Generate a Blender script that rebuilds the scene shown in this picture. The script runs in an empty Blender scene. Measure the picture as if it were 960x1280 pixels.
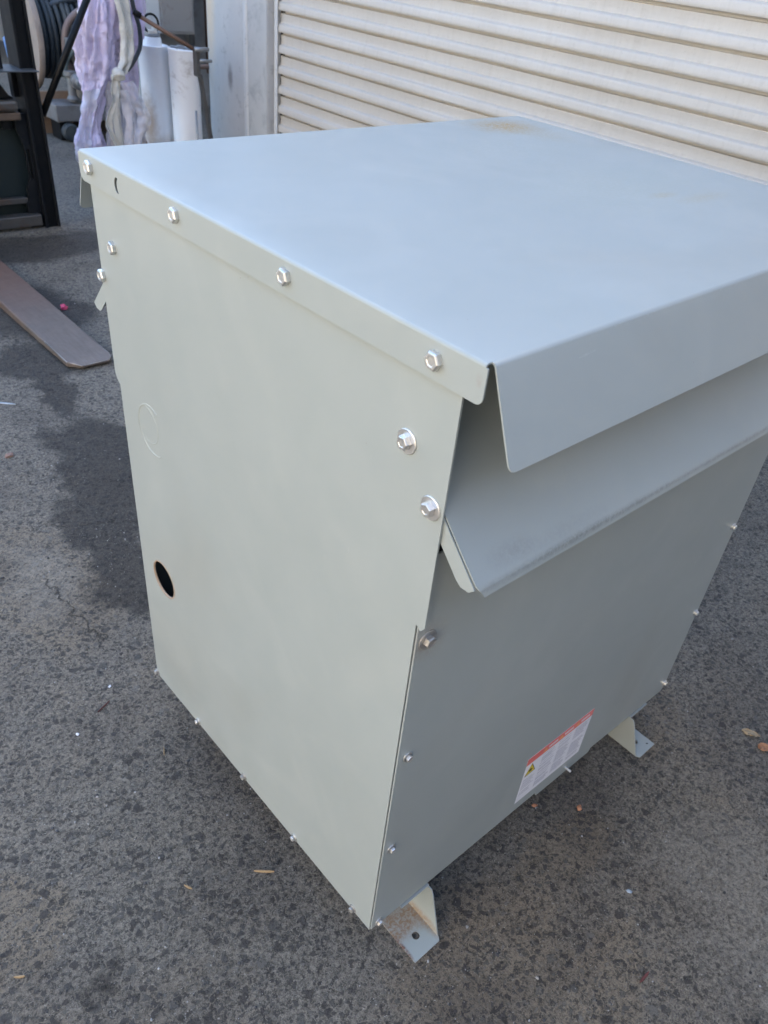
import bpy, bmesh, math, random
from mathutils import Vector, Matrix, noise
from mathutils.geometry import tessellate_polygon
random.seed(7)
sc = bpy.context.scene
COL = sc.collection
PI = math.pi
R_ = math.radians

# ------------------------------------------------------------------ camera
W_, D_, S_ = 0.9495, 0.745, 0.745
cam_d = bpy.data.cameras.new('camera'); cam = bpy.data.objects.new('camera', cam_d); COL.objects.link(cam)
yaw, pitch, roll = 0.8196, 0.6471, 0.1323
fwd = Vector((math.sin(yaw)*math.cos(pitch), math.cos(yaw)*math.cos(pitch), -math.sin(pitch)))
rt0 = Vector((math.cos(yaw), -math.sin(yaw), 0)); up0 = rt0.cross(fwd)
rt = rt0*math.cos(roll) + up0*math.sin(roll)
up = -rt0*math.sin(roll) + up0*math.cos(roll)
m = Matrix((rt, up, -fwd)).transposed().to_4x4()
m.translation = Vector((-0.505259, -0.440891, 1.506166))
cam.matrix_world = m
cam_d.sensor_fit = 'VERTICAL'; cam_d.sensor_height = 24.0; cam_d.sensor_width = 18.0
cam_d.lens = 977.88/1280*24.0
cam_d.shift_x = -(510.92-480)/1280; cam_d.shift_y = (666.1-640)/1280
cam_d.clip_start = 0.05; cam_d.clip_end = 300
cam_d.dof.use_dof = True; cam_d.dof.focus_distance = 1.15; cam_d.dof.aperture_fstop = 7.0
sc.camera = cam

# ------------------------------------------------------------------ light
SUN_AZ, SUN_EL = R_(78), R_(41)          # azimuth measured from +Y towards +X
world = bpy.data.worlds.new('World'); sc.world = world; world.use_nodes = True
wn = world.node_tree; bgn = wn.nodes['Background']
sky = wn.nodes.new('ShaderNodeTexSky'); sky.sky_type = 'NISHITA'; sky.sun_disc = False
sky.sun_elevation = SUN_EL; sky.sun_rotation = SUN_AZ
sky.air_density = 1.0; sky.dust_density = 1.3; sky.ozone_density = 0.5
wn.links.new(sky.outputs[0], bgn.inputs[0]); bgn.inputs[1].default_value = 0.15
sd = bpy.data.lights.new('sun', 'SUN'); sd.energy = 3.5; sd.angle = R_(0.53); sd.color = (1.0, 0.93, 0.82)
sun = bpy.data.objects.new('sun', sd); COL.objects.link(sun)
sdir = Vector((math.sin(SUN_AZ)*math.cos(SUN_EL), math.cos(SUN_AZ)*math.cos(SUN_EL), math.sin(SUN_EL)))
sun.rotation_euler = (-sdir).to_track_quat('-Z', 'Y').to_euler()
sc.view_settings.view_transform = 'Standard'; sc.view_settings.look = 'None'
sc.view_settings.exposure = 2.5; sc.view_settings.gamma = 1
sc.render.engine = 'CYCLES'
sc.render.resolution_x = 768; sc.render.resolution_y = 1024

# ------------------------------------------------------------------ materials
class N:
    def __init__(s, name):
        s.m = bpy.data.materials.new(name); s.m.use_nodes = True
        s.t = s.m.node_tree; s.b = s.t.nodes['Principled BSDF']
        s.co = s.t.nodes.new('ShaderNodeTexCoord').outputs['Object']
    def n(s, typ, **kw):
        x = s.t.nodes.new(typ)
        for k, v in kw.items(): setattr(x, k, v)
        return x
    def link(s, a, b): s.t.links.new(a, b)
    def noise(s, scale, detail=4, rough=.55, co=None, dist=0, out='Fac'):
        x = s.n('ShaderNodeTexNoise'); x.inputs['Scale'].default_value = scale
        x.inputs['Detail'].default_value = detail; x.inputs['Roughness'].default_value = rough
        x.inputs['Distortion'].default_value = dist
        s.link(co or s.co, x.inputs['Vector']); return x.outputs[out]
    def vor(s, scale, feature='F1', co=None, out='Distance', rnd=1):
        x = s.n('ShaderNodeTexVoronoi', feature=feature); x.inputs['Scale'].default_value = scale
        x.inputs['Randomness'].default_value = rnd
        s.link(co or s.co, x.inputs['Vector']); return x.outputs[out]
    def ramp(s, f, stops, interp='LINEAR'):
        x = s.n('ShaderNodeValToRGB'); x.color_ramp.interpolation = interp
        e = x.color_ramp.elements
        while len(e) < len(stops): e.new(.5)
        for q, (p, c) in reversed(list(zip(e, stops))):
            q.position = p; q.color = (c, c, c, 1) if not hasattr(c, '__len__') else (*c, 1)
        s.link(f, x.inputs[0]); return x.outputs[0]
    def mix(s, f, a, b, blend='MIX'):
        x = s.n('ShaderNodeMix', data_type='RGBA', blend_type=blend)
        for i, v in ((0, f), (6, a), (7, b)):
            if hasattr(v, 'is_linked'): s.link(v, x.inputs[i])
            elif i == 0: x.inputs[0].default_value = v
            else: x.inputs[i].default_value = (*v, 1) if hasattr(v, '__len__') else (v, v, v, 1)
        return x.outputs[2]
    def math(s, op, a, b=0., c=None, clamp=False):
        x = s.n('ShaderNodeMath', operation=op); x.use_clamp = clamp
        for i, v in enumerate((a, b, c)):
            if v is None: continue
            if hasattr(v, 'is_linked'): s.link(v, x.inputs[i])
            else: x.inputs[i].default_value = v
        return x.outputs[0]
    def mapping(s, loc=(0,0,0), rot=(0,0,0), scale=(1,1,1), co=None):
        x = s.n('ShaderNodeMapping'); x.inputs['Location'].default_value = loc
        x.inputs['Rotation'].default_value = rot; x.inputs['Scale'].default_value = scale
        s.link(co or s.co, x.inputs[0]); return x.outputs[0]
    def wob(s):
        if not hasattr(s, '_w'): s._w = s.math('MULTIPLY_ADD', s.noise(30, 4, .7), .9, -.45)
        return s._w
    def gr(s):
        if not hasattr(s, '_g'): s._g = s.ramp(s.noise(160, 4, .8), [(.36, .25), (.58, 1.)])
        return s._g
    def spot(s, c, rad, soft=.35):
        """wobbly elliptical patch: 1 inside, 0 outside"""
        mp = s.mapping(loc=tuple(-c[i]/rad[i] for i in range(3)), scale=tuple(1/r for r in rad))
        x = s.n('ShaderNodeVectorMath', operation='LENGTH'); s.link(mp, x.inputs[0])
        d = s.math('ADD', x.outputs['Value'], s.wob())
        mr = s.n('ShaderNodeMapRange', interpolation_type='SMOOTHSTEP')
        s.link(d, mr.inputs[0]); mr.inputs[1].default_value = 1+soft; mr.inputs[2].default_value = 1-soft*1.6
        mr.inputs[3].default_value = 0; mr.inputs[4].default_value = 1
        return mr.outputs[0]
    def bump(s, h, dist, strength=1., nrm=None):
        x = s.n('ShaderNodeBump'); x.inputs['Distance'].default_value = dist; x.inputs['Strength'].default_value = strength
        s.link(h, x.inputs['Height'])
        if nrm: s.link(nrm, x.inputs['Normal'])
        return x.outputs[0]
    def set(s, color=None, rough=None, metal=None, normal=None, **kw):
        for k, v in (('Base Color', color), ('Roughness', rough), ('Metallic', metal), ('Normal', normal)):
            if v is None: continue
            if hasattr(v, 'is_linked'): s.link(v, s.b.inputs[k])
            elif hasattr(v, '__len__'): s.b.inputs[k].default_value = (*v, 1)
            else: s.b.inputs[k].default_value = v
        for k, v in kw.items(): s.b.inputs[k.replace('_', ' ')].default_value = v
        return s.m

def simple(name, c, rough=.5, metal=0., var=.25, scale=14, bump=.0004, grime=None, gs=5, gcut=(.5, .7), **kw):
    k = N(name)
    dk = tuple(x*(1-var) for x in c); lt = tuple(min(1, x*(1+var*.6)) for x in c)
    col = k.mix(k.noise(scale, 6, .65), dk, lt)
    if grime:
        col = k.mix(k.ramp(k.noise(gs, 8, .7, dist=.4), [(gcut[0], 0.), (gcut[1], .85)]), col, grime)
    rg = k.math('MULTIPLY_ADD', k.noise(scale*2, 4), .25, rough-.12)
    return k.set(col, rg, metal, k.bump(k.noise(scale*6, 5), bump), **kw)

def paint(name, stains=(), scratches=True):
    k = N(name)
    base = k.mix(k.noise(3.5, 2, .5), (.290, .322, .312), (.326, .358, .346))
    base = k.mix(k.math('MULTIPLY', k.ramp(k.noise(12, 2, .5), [(.45, 0.), (.8, 1.)]), .3), base, (.265, .305, .295))
    # fine light scuffs
    sc_ = k.noise(60, 2, .5, co=k.mapping(rot=(.3, .2, .8), scale=(1, 14, 3)))
    if scratches:
        pass
    if scratches:
        lng = k.noise(7, 3, .5, co=k.mapping(rot=(.9, .5, .3), scale=(1, 26, 2)))
        base = k.mix(k.math('MULTIPLY', k.ramp(lng, [(.735, 0.), (.742, 1.), (.749, 0.)]), .16), base, (.62, .64, .63))
        sm = k.noise(4.5, 2, .5, dist=1.6)
        base = k.mix(k.ramp(sm, [(.50, 0.), (.78, .2)]), base, (.42, .44, .41))
        base = k.mix(k.ramp(k.noise(2.2, 2, .5, dist=.8), [(.52, 0.), (.75, .35)]), base, (.27, .275, .25))
    # tiny dirt flecks
    fl = k.ramp(k.vor(55), [(.035, 1.), (.06, 0.)])
    fl = k.math('MULTIPLY', fl, k.ramp(k.noise(9, 3), [(.55, 0.), (.62, 1.)]))
    base = k.mix(k.math('MULTIPLY', fl, .5), base, (.2, .19, .17))
    rg = k.math('MULTIPLY_ADD', k.noise(5, 2, .6, dist=.8), .16, .265)
    for c, rad, colr, amt, soft in stains:
        sp = k.math('MULTIPLY', k.spot(c, rad, soft), amt)
        gr = k.math('MULTIPLY', sp, k.gr(), clamp=True)
        base = k.mix(gr, base, colr)
        rg = k.math('ADD', rg, k.math('MULTIPLY', gr, .3))
    wav = k.bump(k.noise(1.9, 2, .4), .020, .6)
    nr = k.bump(k.noise(420, 2), .00006, 1., wav)
    return k.set(base, rg, 0., nr, Specular_IOR_Level=.5)

RUST = (.23, .115, .045); OCHRE = (.42, .30, .13)
M = {}
M['paint'] = paint('grey_enamel', [((0, .012, 1.176), (.02, .006, .004), OCHRE, .9, .4)])
M['lid'] = paint('grey_enamel_lid', [
    ((.84, .70, 1.22), (.075, .055, .1), (.36, .23, .085), 1., .6), ((.865, .62, 1.22), (.05, .06, .1), (.36, .29, .18), .45, .6),
    ((.70, .235, 1.22), (.03, .012, .1), OCHRE, .5, .6), ((.76, .197, 1.22), (.06, .016, .1), OCHRE, .3, .6),
    ((.68, .30, 1.22), (.2, .12, .1), (.36, .37, .31), .45, .7), ((.72, .55, 1.22), (.18, .1, .1), (.35, .36, .31), .3, .7),
    ((.0, -.035, 1.2), (.006, .006, .012), RUST, .7, .4),
])
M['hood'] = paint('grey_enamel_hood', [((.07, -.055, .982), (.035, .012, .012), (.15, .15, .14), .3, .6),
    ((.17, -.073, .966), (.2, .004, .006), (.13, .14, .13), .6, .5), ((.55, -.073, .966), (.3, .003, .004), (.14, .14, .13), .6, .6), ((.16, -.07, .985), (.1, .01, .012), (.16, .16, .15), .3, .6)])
M['front'] = paint('grey_enamel_front', [((.02, 0, .83), (.03, .02, .03), (.25, .19, .14), .5, .6)])
M['foot'] = paint('grey_enamel_foot', [((.095, .012, .0), (.06, .034, .02), (.22, .14, .08), .95, .3),
    ((.137, -.01, .01), (.008, .05, .018), (.27, .17, .09), .8, .5), ((.07, -.03, .0), (.008, .03, .02), (.13, .05, .03), 1., .3)])

def asphalt():
    k = N('weathered_asphalt')
    def warp(src, sc_, amt, det=4):
        x = k.n('ShaderNodeVectorMath', operation='MULTIPLY_ADD')
        sb = k.n('ShaderNodeVectorMath', operation='SUBTRACT'); k.link(k.noise(sc_, det, .6, out='Color'), sb.inputs[0]); sb.inputs[1].default_value = (.5, .5, .5)
        k.link(sb.outputs[0], x.inputs[0]); x.inputs[1].default_value = (amt,)*3; k.link(src, x.inputs[2]); return x.outputs[0]
    wide = warp(warp(k.co, 4, .26, 3), 20, .11, 5)        # ragged outline for stains
    def area(c, rad, lo=.72, hi=1.12):
        mp = k.mapping(loc=(-c[0]/rad[0], -c[1]/rad[1], 0), scale=(1/rad[0], 1/rad[1], 0), co=wide)
        x = k.n('ShaderNodeVectorMath', operation='LENGTH'); k.link(mp, x.inputs[0])
        mr = k.n('ShaderNodeMapRange', interpolation_type='SMOOTHSTEP'); k.link(x.outputs['Value'], mr.inputs[0])
        mr.inputs[1].default_value = lo; mr.inputs[2].default_value = hi; mr.inputs[3].default_value = 1; mr.inputs[4].default_value = 0
        return mr.outputs[0]
    def union(ls):
        o = None
        for a in ls: o = a if o is None else k.math('MAXIMUM', o, a)
        return o
    co = warp(warp(k.co, 40, .020, 2), 150, .007, 1)
    big = k.noise(1.6, 4, .62, dist=.6); mid = k.noise(9, 5, .72); fine = k.noise(110, 5, .8); grain = k.noise(400, 3, .75)
    base = k.mix(k.ramp(fine, [(.36, 0.), (.64, 1.)]), (.062, .057, .050), (.40, .37, .32))
    base = k.mix(k.ramp(grain, [(.48, 0.), (.72, .6)]), base, (.56, .53, .47))
    # brown dust lying between the stones, more at some places
    dustw = union([area((.2, -.12), (.22, .12)), area((.48, -.12), (.14, .08)), area((-.05, 1.32), (.16, .36)), area((.28, -.3), (.2, .1)), area((-.45, .45), (.1, .12)), area((.95, .0), (.14, .1))])
    dust = k.math('MAXIMUM', k.math('MULTIPLY', dustw, .8), k.math('MULTIPLY', k.ramp(big, [(.45, 0.), (.66, .7)]), k.ramp(mid, [(.35, .1), (.65, 1.)])))
    base = k.mix(k.math('MULTIPLY', k.math('MULTIPLY', dust, .62), k.ramp(fine, [(.35, .3), (.6, 1.)])), base, (.34, .265, .175))
    heights = []
    # stones: angular cells with pale mortar left between them
    for sc_, gap, amt, pr in ((50, .13, .88, .60), (84, .12, .82, .52), (165, .10, .7, .45)):
        d = k.vor(sc_, 'DISTANCE_TO_EDGE', co=co); cc = k.vor(sc_, co=co, out='Color')
        sep = k.n('ShaderNodeSeparateColor'); k.link(cc, sep.inputs[0])
        stone = k.ramp(sep.outputs[1], [(0., (.022, .022, .026)), (.4, (.038, .038, .043)), (.62, (.07, .07, .076)), (.82, (.12, .12, .12)), (.95, (.24, .235, .22))])
        stone = k.mix(k.math('MULTIPLY', grain, .35), stone, (.22, .21, .195))
        pres = k.ramp(sep.outputs[0], [(pr, 0.), (pr+.03, 1.)])
        edge = k.math('ADD', d, k.math('MULTIPLY_ADD', fine, .42, -.21))
        msk = k.math('MULTIPLY', k.ramp(edge, [(gap, 0.), (gap+.09, 1.)]), pres)
        base = k.mix(k.math('MULTIPLY', msk, amt), base, stone)
        heights.append(msk)
    pits = k.ramp(k.noise(75, 3, .75), [(.36, 1.), (.44, 0.)])
    base = k.mix(k.math('MULTIPLY', pits, .7), base, (.030, .028, .027))
    # dark damp and oily stains, then soft contact shade
    dark = union([area((.38, 1.95), (.16, .20)), area((.32, 1.72), (.15, .22)), area((.22, 1.47), (.14, .22)), area((.17, 1.2), (.13, .2)), area((.42, 2.4), (.07, .28)),
                  area((-.375, .265), (.03, .02), .1, 1.6), area((1.0, 3.9), (.5, .22)), area((.50, 2.62), (.25, .2)), area((.62, 3.1), (.3, .35)), area((1.5, .5), (.16, .1)), area((1.25, .2), (.1, .07))])
    soft = union([area((.5, .05), (.55, .2), .3, 1.4), area((1.9, 5.4), (.8, 1.2), .4, 1.3), area((.1, .5), (.16, .3), .3, 1.4), area((1.5, .35), (.4, .22), .4, 1.4), area((.1, -.2), (.14, .06), .3, 1.4), area((.35, -.22), (.14, .07), .3, 1.4), area((-.1, .25), (.14, .1), .4, 1.4)])  # broad darkening, with contact shade round the cabinet base painted in
    base = k.mix(k.math('MULTIPLY', dark, k.math('MULTIPLY_ADD', mid, .3, .74)), base, (.22, .215, .225), 'MULTIPLY')
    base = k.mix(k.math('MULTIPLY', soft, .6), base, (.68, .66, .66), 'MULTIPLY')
    base = k.mix(k.ramp(k.noise(2.6, 5, .6, dist=.4), [(.5, 0.), (.64, .7)]), base, (.66, .65, .66), 'MULTIPLY')
    # worn pale areas
    pale = union([area((.72, -.34), (.14, .16), .3, 1.3), area((.60, -.47), (.1, .12), .3, 1.3), area((-.05, 1.35), (.1, .22), .3, 1.3), area((1.15, 3.3), (.15, .2), .3, 1.3)])
    base = k.mix(k.math('MULTIPLY', k.math('MULTIPLY', pale, .55), k.ramp(fine, [(.38, .1), (.56, 1.)])), base, (.42, .40, .36))
    # cracks
    cr = k.vor(1.9, 'DISTANCE_TO_EDGE', co=wide)
    crm = k.math('MULTIPLY', k.ramp(cr, [(.0, 1.), (.010, 0.)]), k.math('MULTIPLY', area((.10, 1.25), (.32, .32)), k.ramp(k.noise(6, 3), [(.42, 0.), (.5, 1.)])))
    base = k.mix(k.math('MULTIPLY', crm, .85), base, (.015, .015, .016))
    # white grit and flecks
    for sc_, t in ((34, .034), (70, .055), (110, .07)):
        sp = k.ramp(k.vor(sc_, co=co), [(t, 1.), (t*1.6, 0.)])
        base = k.mix(k.math('MULTIPLY', sp, k.ramp(k.noise(4, 3), [(.42, .15), (.58, .9)])), base, (.55, .55, .54))
    base = k.mix(1., base, (.97, .945, .885), 'MULTIPLY')
    h = k.math('ADD', k.math('MULTIPLY', heights[0], .35), k.math('ADD', k.math('MULTIPLY', heights[1], .28), k.math('MULTIPLY', fine, 1.3)))
    h = k.math('ADD', h, k.math('MULTIPLY', grain, .45))
    h = k.math('SUBTRACT', h, k.math('MULTIPLY', crm, 1.5))
    b1 = k.bump(mid, .016, .7)
    rg = k.math('MULTIPLY_ADD', fine, .3, .5)
    rg = k.math('SUBTRACT', rg, k.math('MULTIPLY', dark, .1))
    return k.set(base, rg, 0., k.bump(h, .010, 1., b1), Specular_IOR_Level=.5)
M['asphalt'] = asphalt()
M['zinc'] = simple('zinc_plate', (.72, .72, .71), .34, .92, .12, 60, .00003)
M['dullzinc'] = simple('dirty_zinc', (.42, .41, .39), .45, .7, .3, 80, .00005)
M['white_label'] = simple('label_white', (.74, .74, .77), .35, 0, .03, 30, .00002)
M['red_label'] = simple('label_red', (.72, .16, .14), .35, 0, .08, 30, .00002)
M['ink'] = simple('label_grey_ink', (.42, .42, .46), .4, 0, .1, 30, .00001)
M['yellow'] = simple('label_yellow', (.80, .62, .03), .35, 0, .05, 30, .00001)
M['orange'] = simple('label_orange', (.75, .33, .10), .35, 0, .05, 30, .00001)
M['black_ink'] = simple('label_black_ink', (.02, .02, .02), .4, 0, .1, 30, .00001)
M['dark'] = simple('dark_core', (.012, .012, .012), .8)
M['black'] = simple('black_enamel', (.0035, .0045, .006), .42, 0, .4, 9, .0004, (.012, .012, .013), 6, (.55, .85), Specular_IOR_Level=.22)
M['blackgrey'] = simple('worn_black_steel', (.007, .009, .012), .48, .0, .4, 9, .0004, (.02, .017, .015), 7, (.55, .85), Specular_IOR_Level=.25)
M['steelgrey'] = simple('bare_grey_steel', (.11, .11, .11), .42, .6, .3, 14, .0003, (.12, .07, .045), 9, (.5, .7))
def forksteel():
    k = N('fork_steel')
    c = k.mix(k.noise(16, 6, .7, co=k.mapping(scale=(6, .6, 1))), (.085, .066, .054), (.20, .165, .14))
    g = k.n('ShaderNodeSeparateXYZ'); k.link(k.co, g.inputs[0])
    f = k.ramp(k.math('ADD', g.outputs[1], k.math('MULTIPLY', k.noise(5, 6, .7), .8)), [(.0, 0.), (1., 1.)])
    mr = k.n('ShaderNodeMapRange'); k.link(k.math('ADD', g.outputs[1], k.math('MULTIPLY', k.noise(5, 6, .7), .8)), mr.inputs[0])
    mr.inputs[1].default_value = -.95; mr.inputs[2].default_value = -.35
    c = k.mix(k.math('MULTIPLY', mr.outputs[0], .6), c, (.17, .09, .065))
    return k.set(c, k.math('MULTIPLY_ADD', k.noise(30, 5), .3, .3), .25, k.bump(k.noise(60, 6, .7), .0006))
M['fork'] = forksteel()
M['worn_edge'] = simple('worn_steel_edge', (.33, .31, .29), .35, .8, .2, 40, .0002)
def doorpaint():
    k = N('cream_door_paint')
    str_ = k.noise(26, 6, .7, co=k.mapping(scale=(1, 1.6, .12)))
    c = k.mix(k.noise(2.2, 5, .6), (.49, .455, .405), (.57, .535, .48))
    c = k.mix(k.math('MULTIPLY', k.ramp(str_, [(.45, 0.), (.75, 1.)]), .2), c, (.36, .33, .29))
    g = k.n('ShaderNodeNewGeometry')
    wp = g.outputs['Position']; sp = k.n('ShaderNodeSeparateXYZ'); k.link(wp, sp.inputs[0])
    low_grime_shade = k.n('ShaderNodeMapRange'); k.link(k.math('ADD', sp.outputs[2], k.math('MULTIPLY', k.noise(2.5, 6, .7, co=wp), .9)), low_grime_shade.inputs[0])
    low_grime_shade.inputs[1].default_value = 1.15; low_grime_shade.inputs[2].default_value = 1.95; low_grime_shade.inputs[3].default_value = .42; low_grime_shade.inputs[4].default_value = 0
    c = k.mix(low_grime_shade.outputs[0], c, (.38, .35, .31))  # darker low down: grime plus the door's light falloff, put into colour
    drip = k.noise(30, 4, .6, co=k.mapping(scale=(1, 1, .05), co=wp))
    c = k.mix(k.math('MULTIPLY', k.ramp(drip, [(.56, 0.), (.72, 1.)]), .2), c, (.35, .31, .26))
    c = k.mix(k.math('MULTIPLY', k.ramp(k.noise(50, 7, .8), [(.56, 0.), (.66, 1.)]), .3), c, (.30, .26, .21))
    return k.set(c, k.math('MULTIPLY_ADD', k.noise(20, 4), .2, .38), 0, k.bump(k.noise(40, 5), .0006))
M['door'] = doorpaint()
def jambpaint():
    k = N('grey_jamb_paint')
    c = k.mix(k.noise(5, 7, .65, co=k.mapping(scale=(1, 1, .5))), (.38, .38, .375), (.54, .53, .515))
    c = k.mix(k.ramp(k.noise(12, 8, .75), [(.56, 0.), (.75, .7)]), c, (.17, .165, .165))
    # brown streak of old primer and one scraped spot
    c = k.mix(k.math('MULTIPLY', k.spot((-.07, 4.96, 1.1), (.5, .07, .5), .5), .85), c, (.62, .50, .36))
    c = k.mix(k.math('MULTIPLY', k.spot((-.07, 4.72, .64), (.3, .03, .07), .5), .8), c, (.13, .12, .12))
    return k.set(c, k.math('MULTIPLY_ADD', k.noise(20, 4), .2, .38), 0, k.bump(k.noise(30, 6), .001))
M['jamb'] = jambpaint()
M['jamblight'] = simple('pale_bead_paint', (.56, .56, .55), .45, 0, .15, 14, .0012, (.2, .19, .18), 20, (.58, .7))
M['rearwall'] = simple('cream_render', (.56, .50, .44), .7, 0, .1, 3, .001, (.33, .29, .25), 2, (.52, .8))
M['return'] = simple('weathered_grey_wall', (.42, .41, .39), .6, 0, .25, 5, .001, (.16, .12, .09), 3, (.45, .7))
M['cabinet'] = simple('cabinet_grey', (.38, .36, .34), .5, 0, .1, 8, .0004, (.22, .17, .13), 6, (.55, .75))
M['canister'] = simple('white_canister_paint', (.88, .88, .89), .35, 0, .06, 8, .0004, (.26, .20, .15), 3.2, (.54, .68))
M['rustpipe'] = simple('rusty_pipe', (.20, .12, .085), .6, .3, .4, 18, .0006)
M['galv'] = simple('galvanised', (.30, .31, .32), .4, .7, .25, 16, .0003)
M['tan'] = simple('tan_flange', (.34, .28, .235), .55, 0, .25, 8, .0008, (.18, .15, .13), 6, (.5, .75))
M['rubber'] = simple('black_rubber_hose', (.026, .036, .044), .5, 0, .4, 12, .0005, (.07, .08, .08), 10, (.5, .7))
M['greenhose'] = simple('grey_green_hose', (.10, .13, .13), .5, 0, .35, 12, .0005)
M['brownhose'] = simple('brown_hose', (.17, .12, .105), .5, 0, .3, 12, .0005)
M['machine'] = simple('machine_tan', (.24, .195, .155), .5, .1, .3, 10, .0006, (.09, .08, .075), 8, (.5, .7))
M['machinegrey'] = simple('machine_grey', (.19, .19, .19), .5, .2, .3, 10, .0006, (.09, .08, .075), 8, (.5, .7))
M['wood'] = simple('old_timber', (.22, .15, .10), .7, 0, .35, 20, .001)
M['splinter'] = simple('pale_wood_splinter', (.42, .29, .15), .7, 0, .3, 60, .0003)
M['bluepaint'] = simple('blue_handle_paint', (.12, .24, .50), .45)
M['tank'] = simple('tank_grey_blue', (.36, .42, .48), .4, .2, .1, 3, .0004)
M['pink'] = simple('pink_plastic', (.55, .06, .14), .5)
M['clay'] = simple('orange_clay', (.42, .19, .10), .7)
M['claybrown'] = simple('brown_clay', (.24, .15, .115), .7)
M['leaf'] = simple('dead_leaf', (.36, .27, .16), .7, 0, .4, 50, .0006)
M['leafbrown'] = simple('brown_dead_leaf', (.36, .17, .08), .7, 0, .4, 50, .0006)
M['redbark'] = simple('dark_red_scrap', (.12, .03, .025), .6)
M['bluechip'] = simple('pale_blue_chip', (.30, .36, .42), .5)
def film(name, a, b, alpha):
    k = N(name)
    c = k.mix(k.noise(4, 2, .5, dist=.6), a, b)
    h = k.noise(11, 3, .6, dist=1.2)
    al = k.ramp(k.noise(5, 2, .5, dist=.6), [(.35, alpha), (.62, min(1, alpha+.25))])
    k.link(al, k.b.inputs['Alpha'])
    return k.set(c, .14, 0., k.bump(k.noise(34, 3, .6, dist=1.5), .006, 1., k.bump(h, .012, 1.)), Specular_IOR_Level=.8)
M['lilac'] = film('lilac_plastic_film', (.70, .55, .80), (.86, .78, .92), .7)
M['clearfilm'] = film('clear_plastic_film', (.78, .74, .82), (.92, .90, .93), .4)
M['strap'] = film('off_white_plastic_strap', (.50, .47, .41), (.80, .77, .70), .95)
def grit_mat():
    k = N('grit_stones')
    oi = k.n('ShaderNodeNewGeometry').outputs['Random Per Island']
    c = k.ramp(oi, [(0, (.03, .03, .033)), (.4, (.06, .06, .066)), (.7, (.10, .095, .09)), (.88, (.17, .155, .13)), (.96, (.42, .42, .42))])
    return k.set(c, .65, 0, k.bump(k.noise(300, 4), .0005))
M['grit'] = grit_mat()

# ------------------------------------------------------------------ builders
def link(name, bm, mat, parent=None, smooth=False, kind=None, bevel=0, seg=2):
    bmesh.ops.recalc_face_normals(bm, faces=bm.faces)
    me = bpy.data.meshes.new(name); bm.to_mesh(me); bm.free()
    me.materials.append(mat)
    if smooth:
        for p in me.polygons: p.use_smooth = True
    o = bpy.data.objects.new(name, me); COL.objects.link(o)
    if parent: o.parent = parent
    if kind: o['kind'] = kind
    if bevel:
        b = o.modifiers.new('bevel', 'BEVEL'); b.width = bevel; b.segments = seg; b.limit_method = 'ANGLE'; b.angle_limit = R_(40)
        if hasattr(me, 'shade_smooth_by_angle'): pass
    return o
def thing(name, label, cat, loc=(0, 0, 0), group=None, rot=(0, 0, 0)):
    o = bpy.data.objects.new(name, None); COL.objects.link(o); o.location = loc; o.rotation_euler = rot
    o.empty_display_size = .05
    return tag(o, label, cat, group)
def tag(o, label, cat, group=None):
    o['label'] = label; o['category'] = cat
    if group: o['group'] = group
    return o
def box(bm, x0, x1, y0, y1, z0, z1, mat=None):
    vs = [bm.verts.new((x, y, z)) for x in (x0, x1) for y in (y0, y1) for z in (z0, z1)]
    if mat is not None:
        for v in vs: v.co = mat @ v.co
    for f in ((0,1,3,2), (4,6,7,5), (0,4,5,1), (2,3,7,6), (0,2,6,4), (1,5,7,3)): bm.faces.new([vs[i] for i in f])
def B(): return bmesh.new()
def boxo(name, dims, mat, parent=None, bevel=.002, **kw):
    bm = B(); box(bm, *dims); return link(name, bm, mat, parent, bevel=bevel, **kw)
def plate(bm, loops, mp, thick):
    """flat sheet with holes: loops = [outer, hole, ...] of (a,b); mp(a,b,d)->xyz"""
    tris = tessellate_polygon([[Vector((a, b, 0)) for a, b in l] for l in loops])
    pts = [p for l in loops for p in l]
    f = [bm.verts.new(mp(a, b, 0)) for a, b in pts]; g = [bm.verts.new(mp(a, b, thick)) for a, b in pts]
    for t in tris:
        try: bm.faces.new([f[i] for i in t]); bm.faces.new([g[i] for i in reversed(t)])
        except ValueError: pass
    o = 0
    for l in loops:
        n = len(l)
        for i in range(n):
            j = (i+1) % n; bm.faces.new([f[o+i], f[o+j], g[o+j], g[o+i]])
        o += n
def circ(a, b, r, n=28, rb=None, ph=0):
    return [(a+r*math.cos(2*PI*i/n+ph), b+(rb or r)*math.sin(2*PI*i/n+ph)) for i in range(n)]
def rrect(a0, a1, b0, b1, r4, n=5):
    """rectangle with corner radii (bl, br, tr, tl)"""
    out = []
    for (cx, cy, r, s) in ((a0, b0, r4[0], PI), (a1, b0, r4[1], 1.5*PI), (a1, b1, r4[2], 0), (a0, b1, r4[3], .5*PI)):
        if r <= 0: out.append((cx, cy)); continue
        ox = cx + (r if cx == a0 else -r); oy = cy + (r if cy == b0 else -r)
        for i in range(n+1):
            t = s + .5*PI*i/n; out.append((ox+r*math.cos(t), oy+r*math.sin(t)))
    return out
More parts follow.
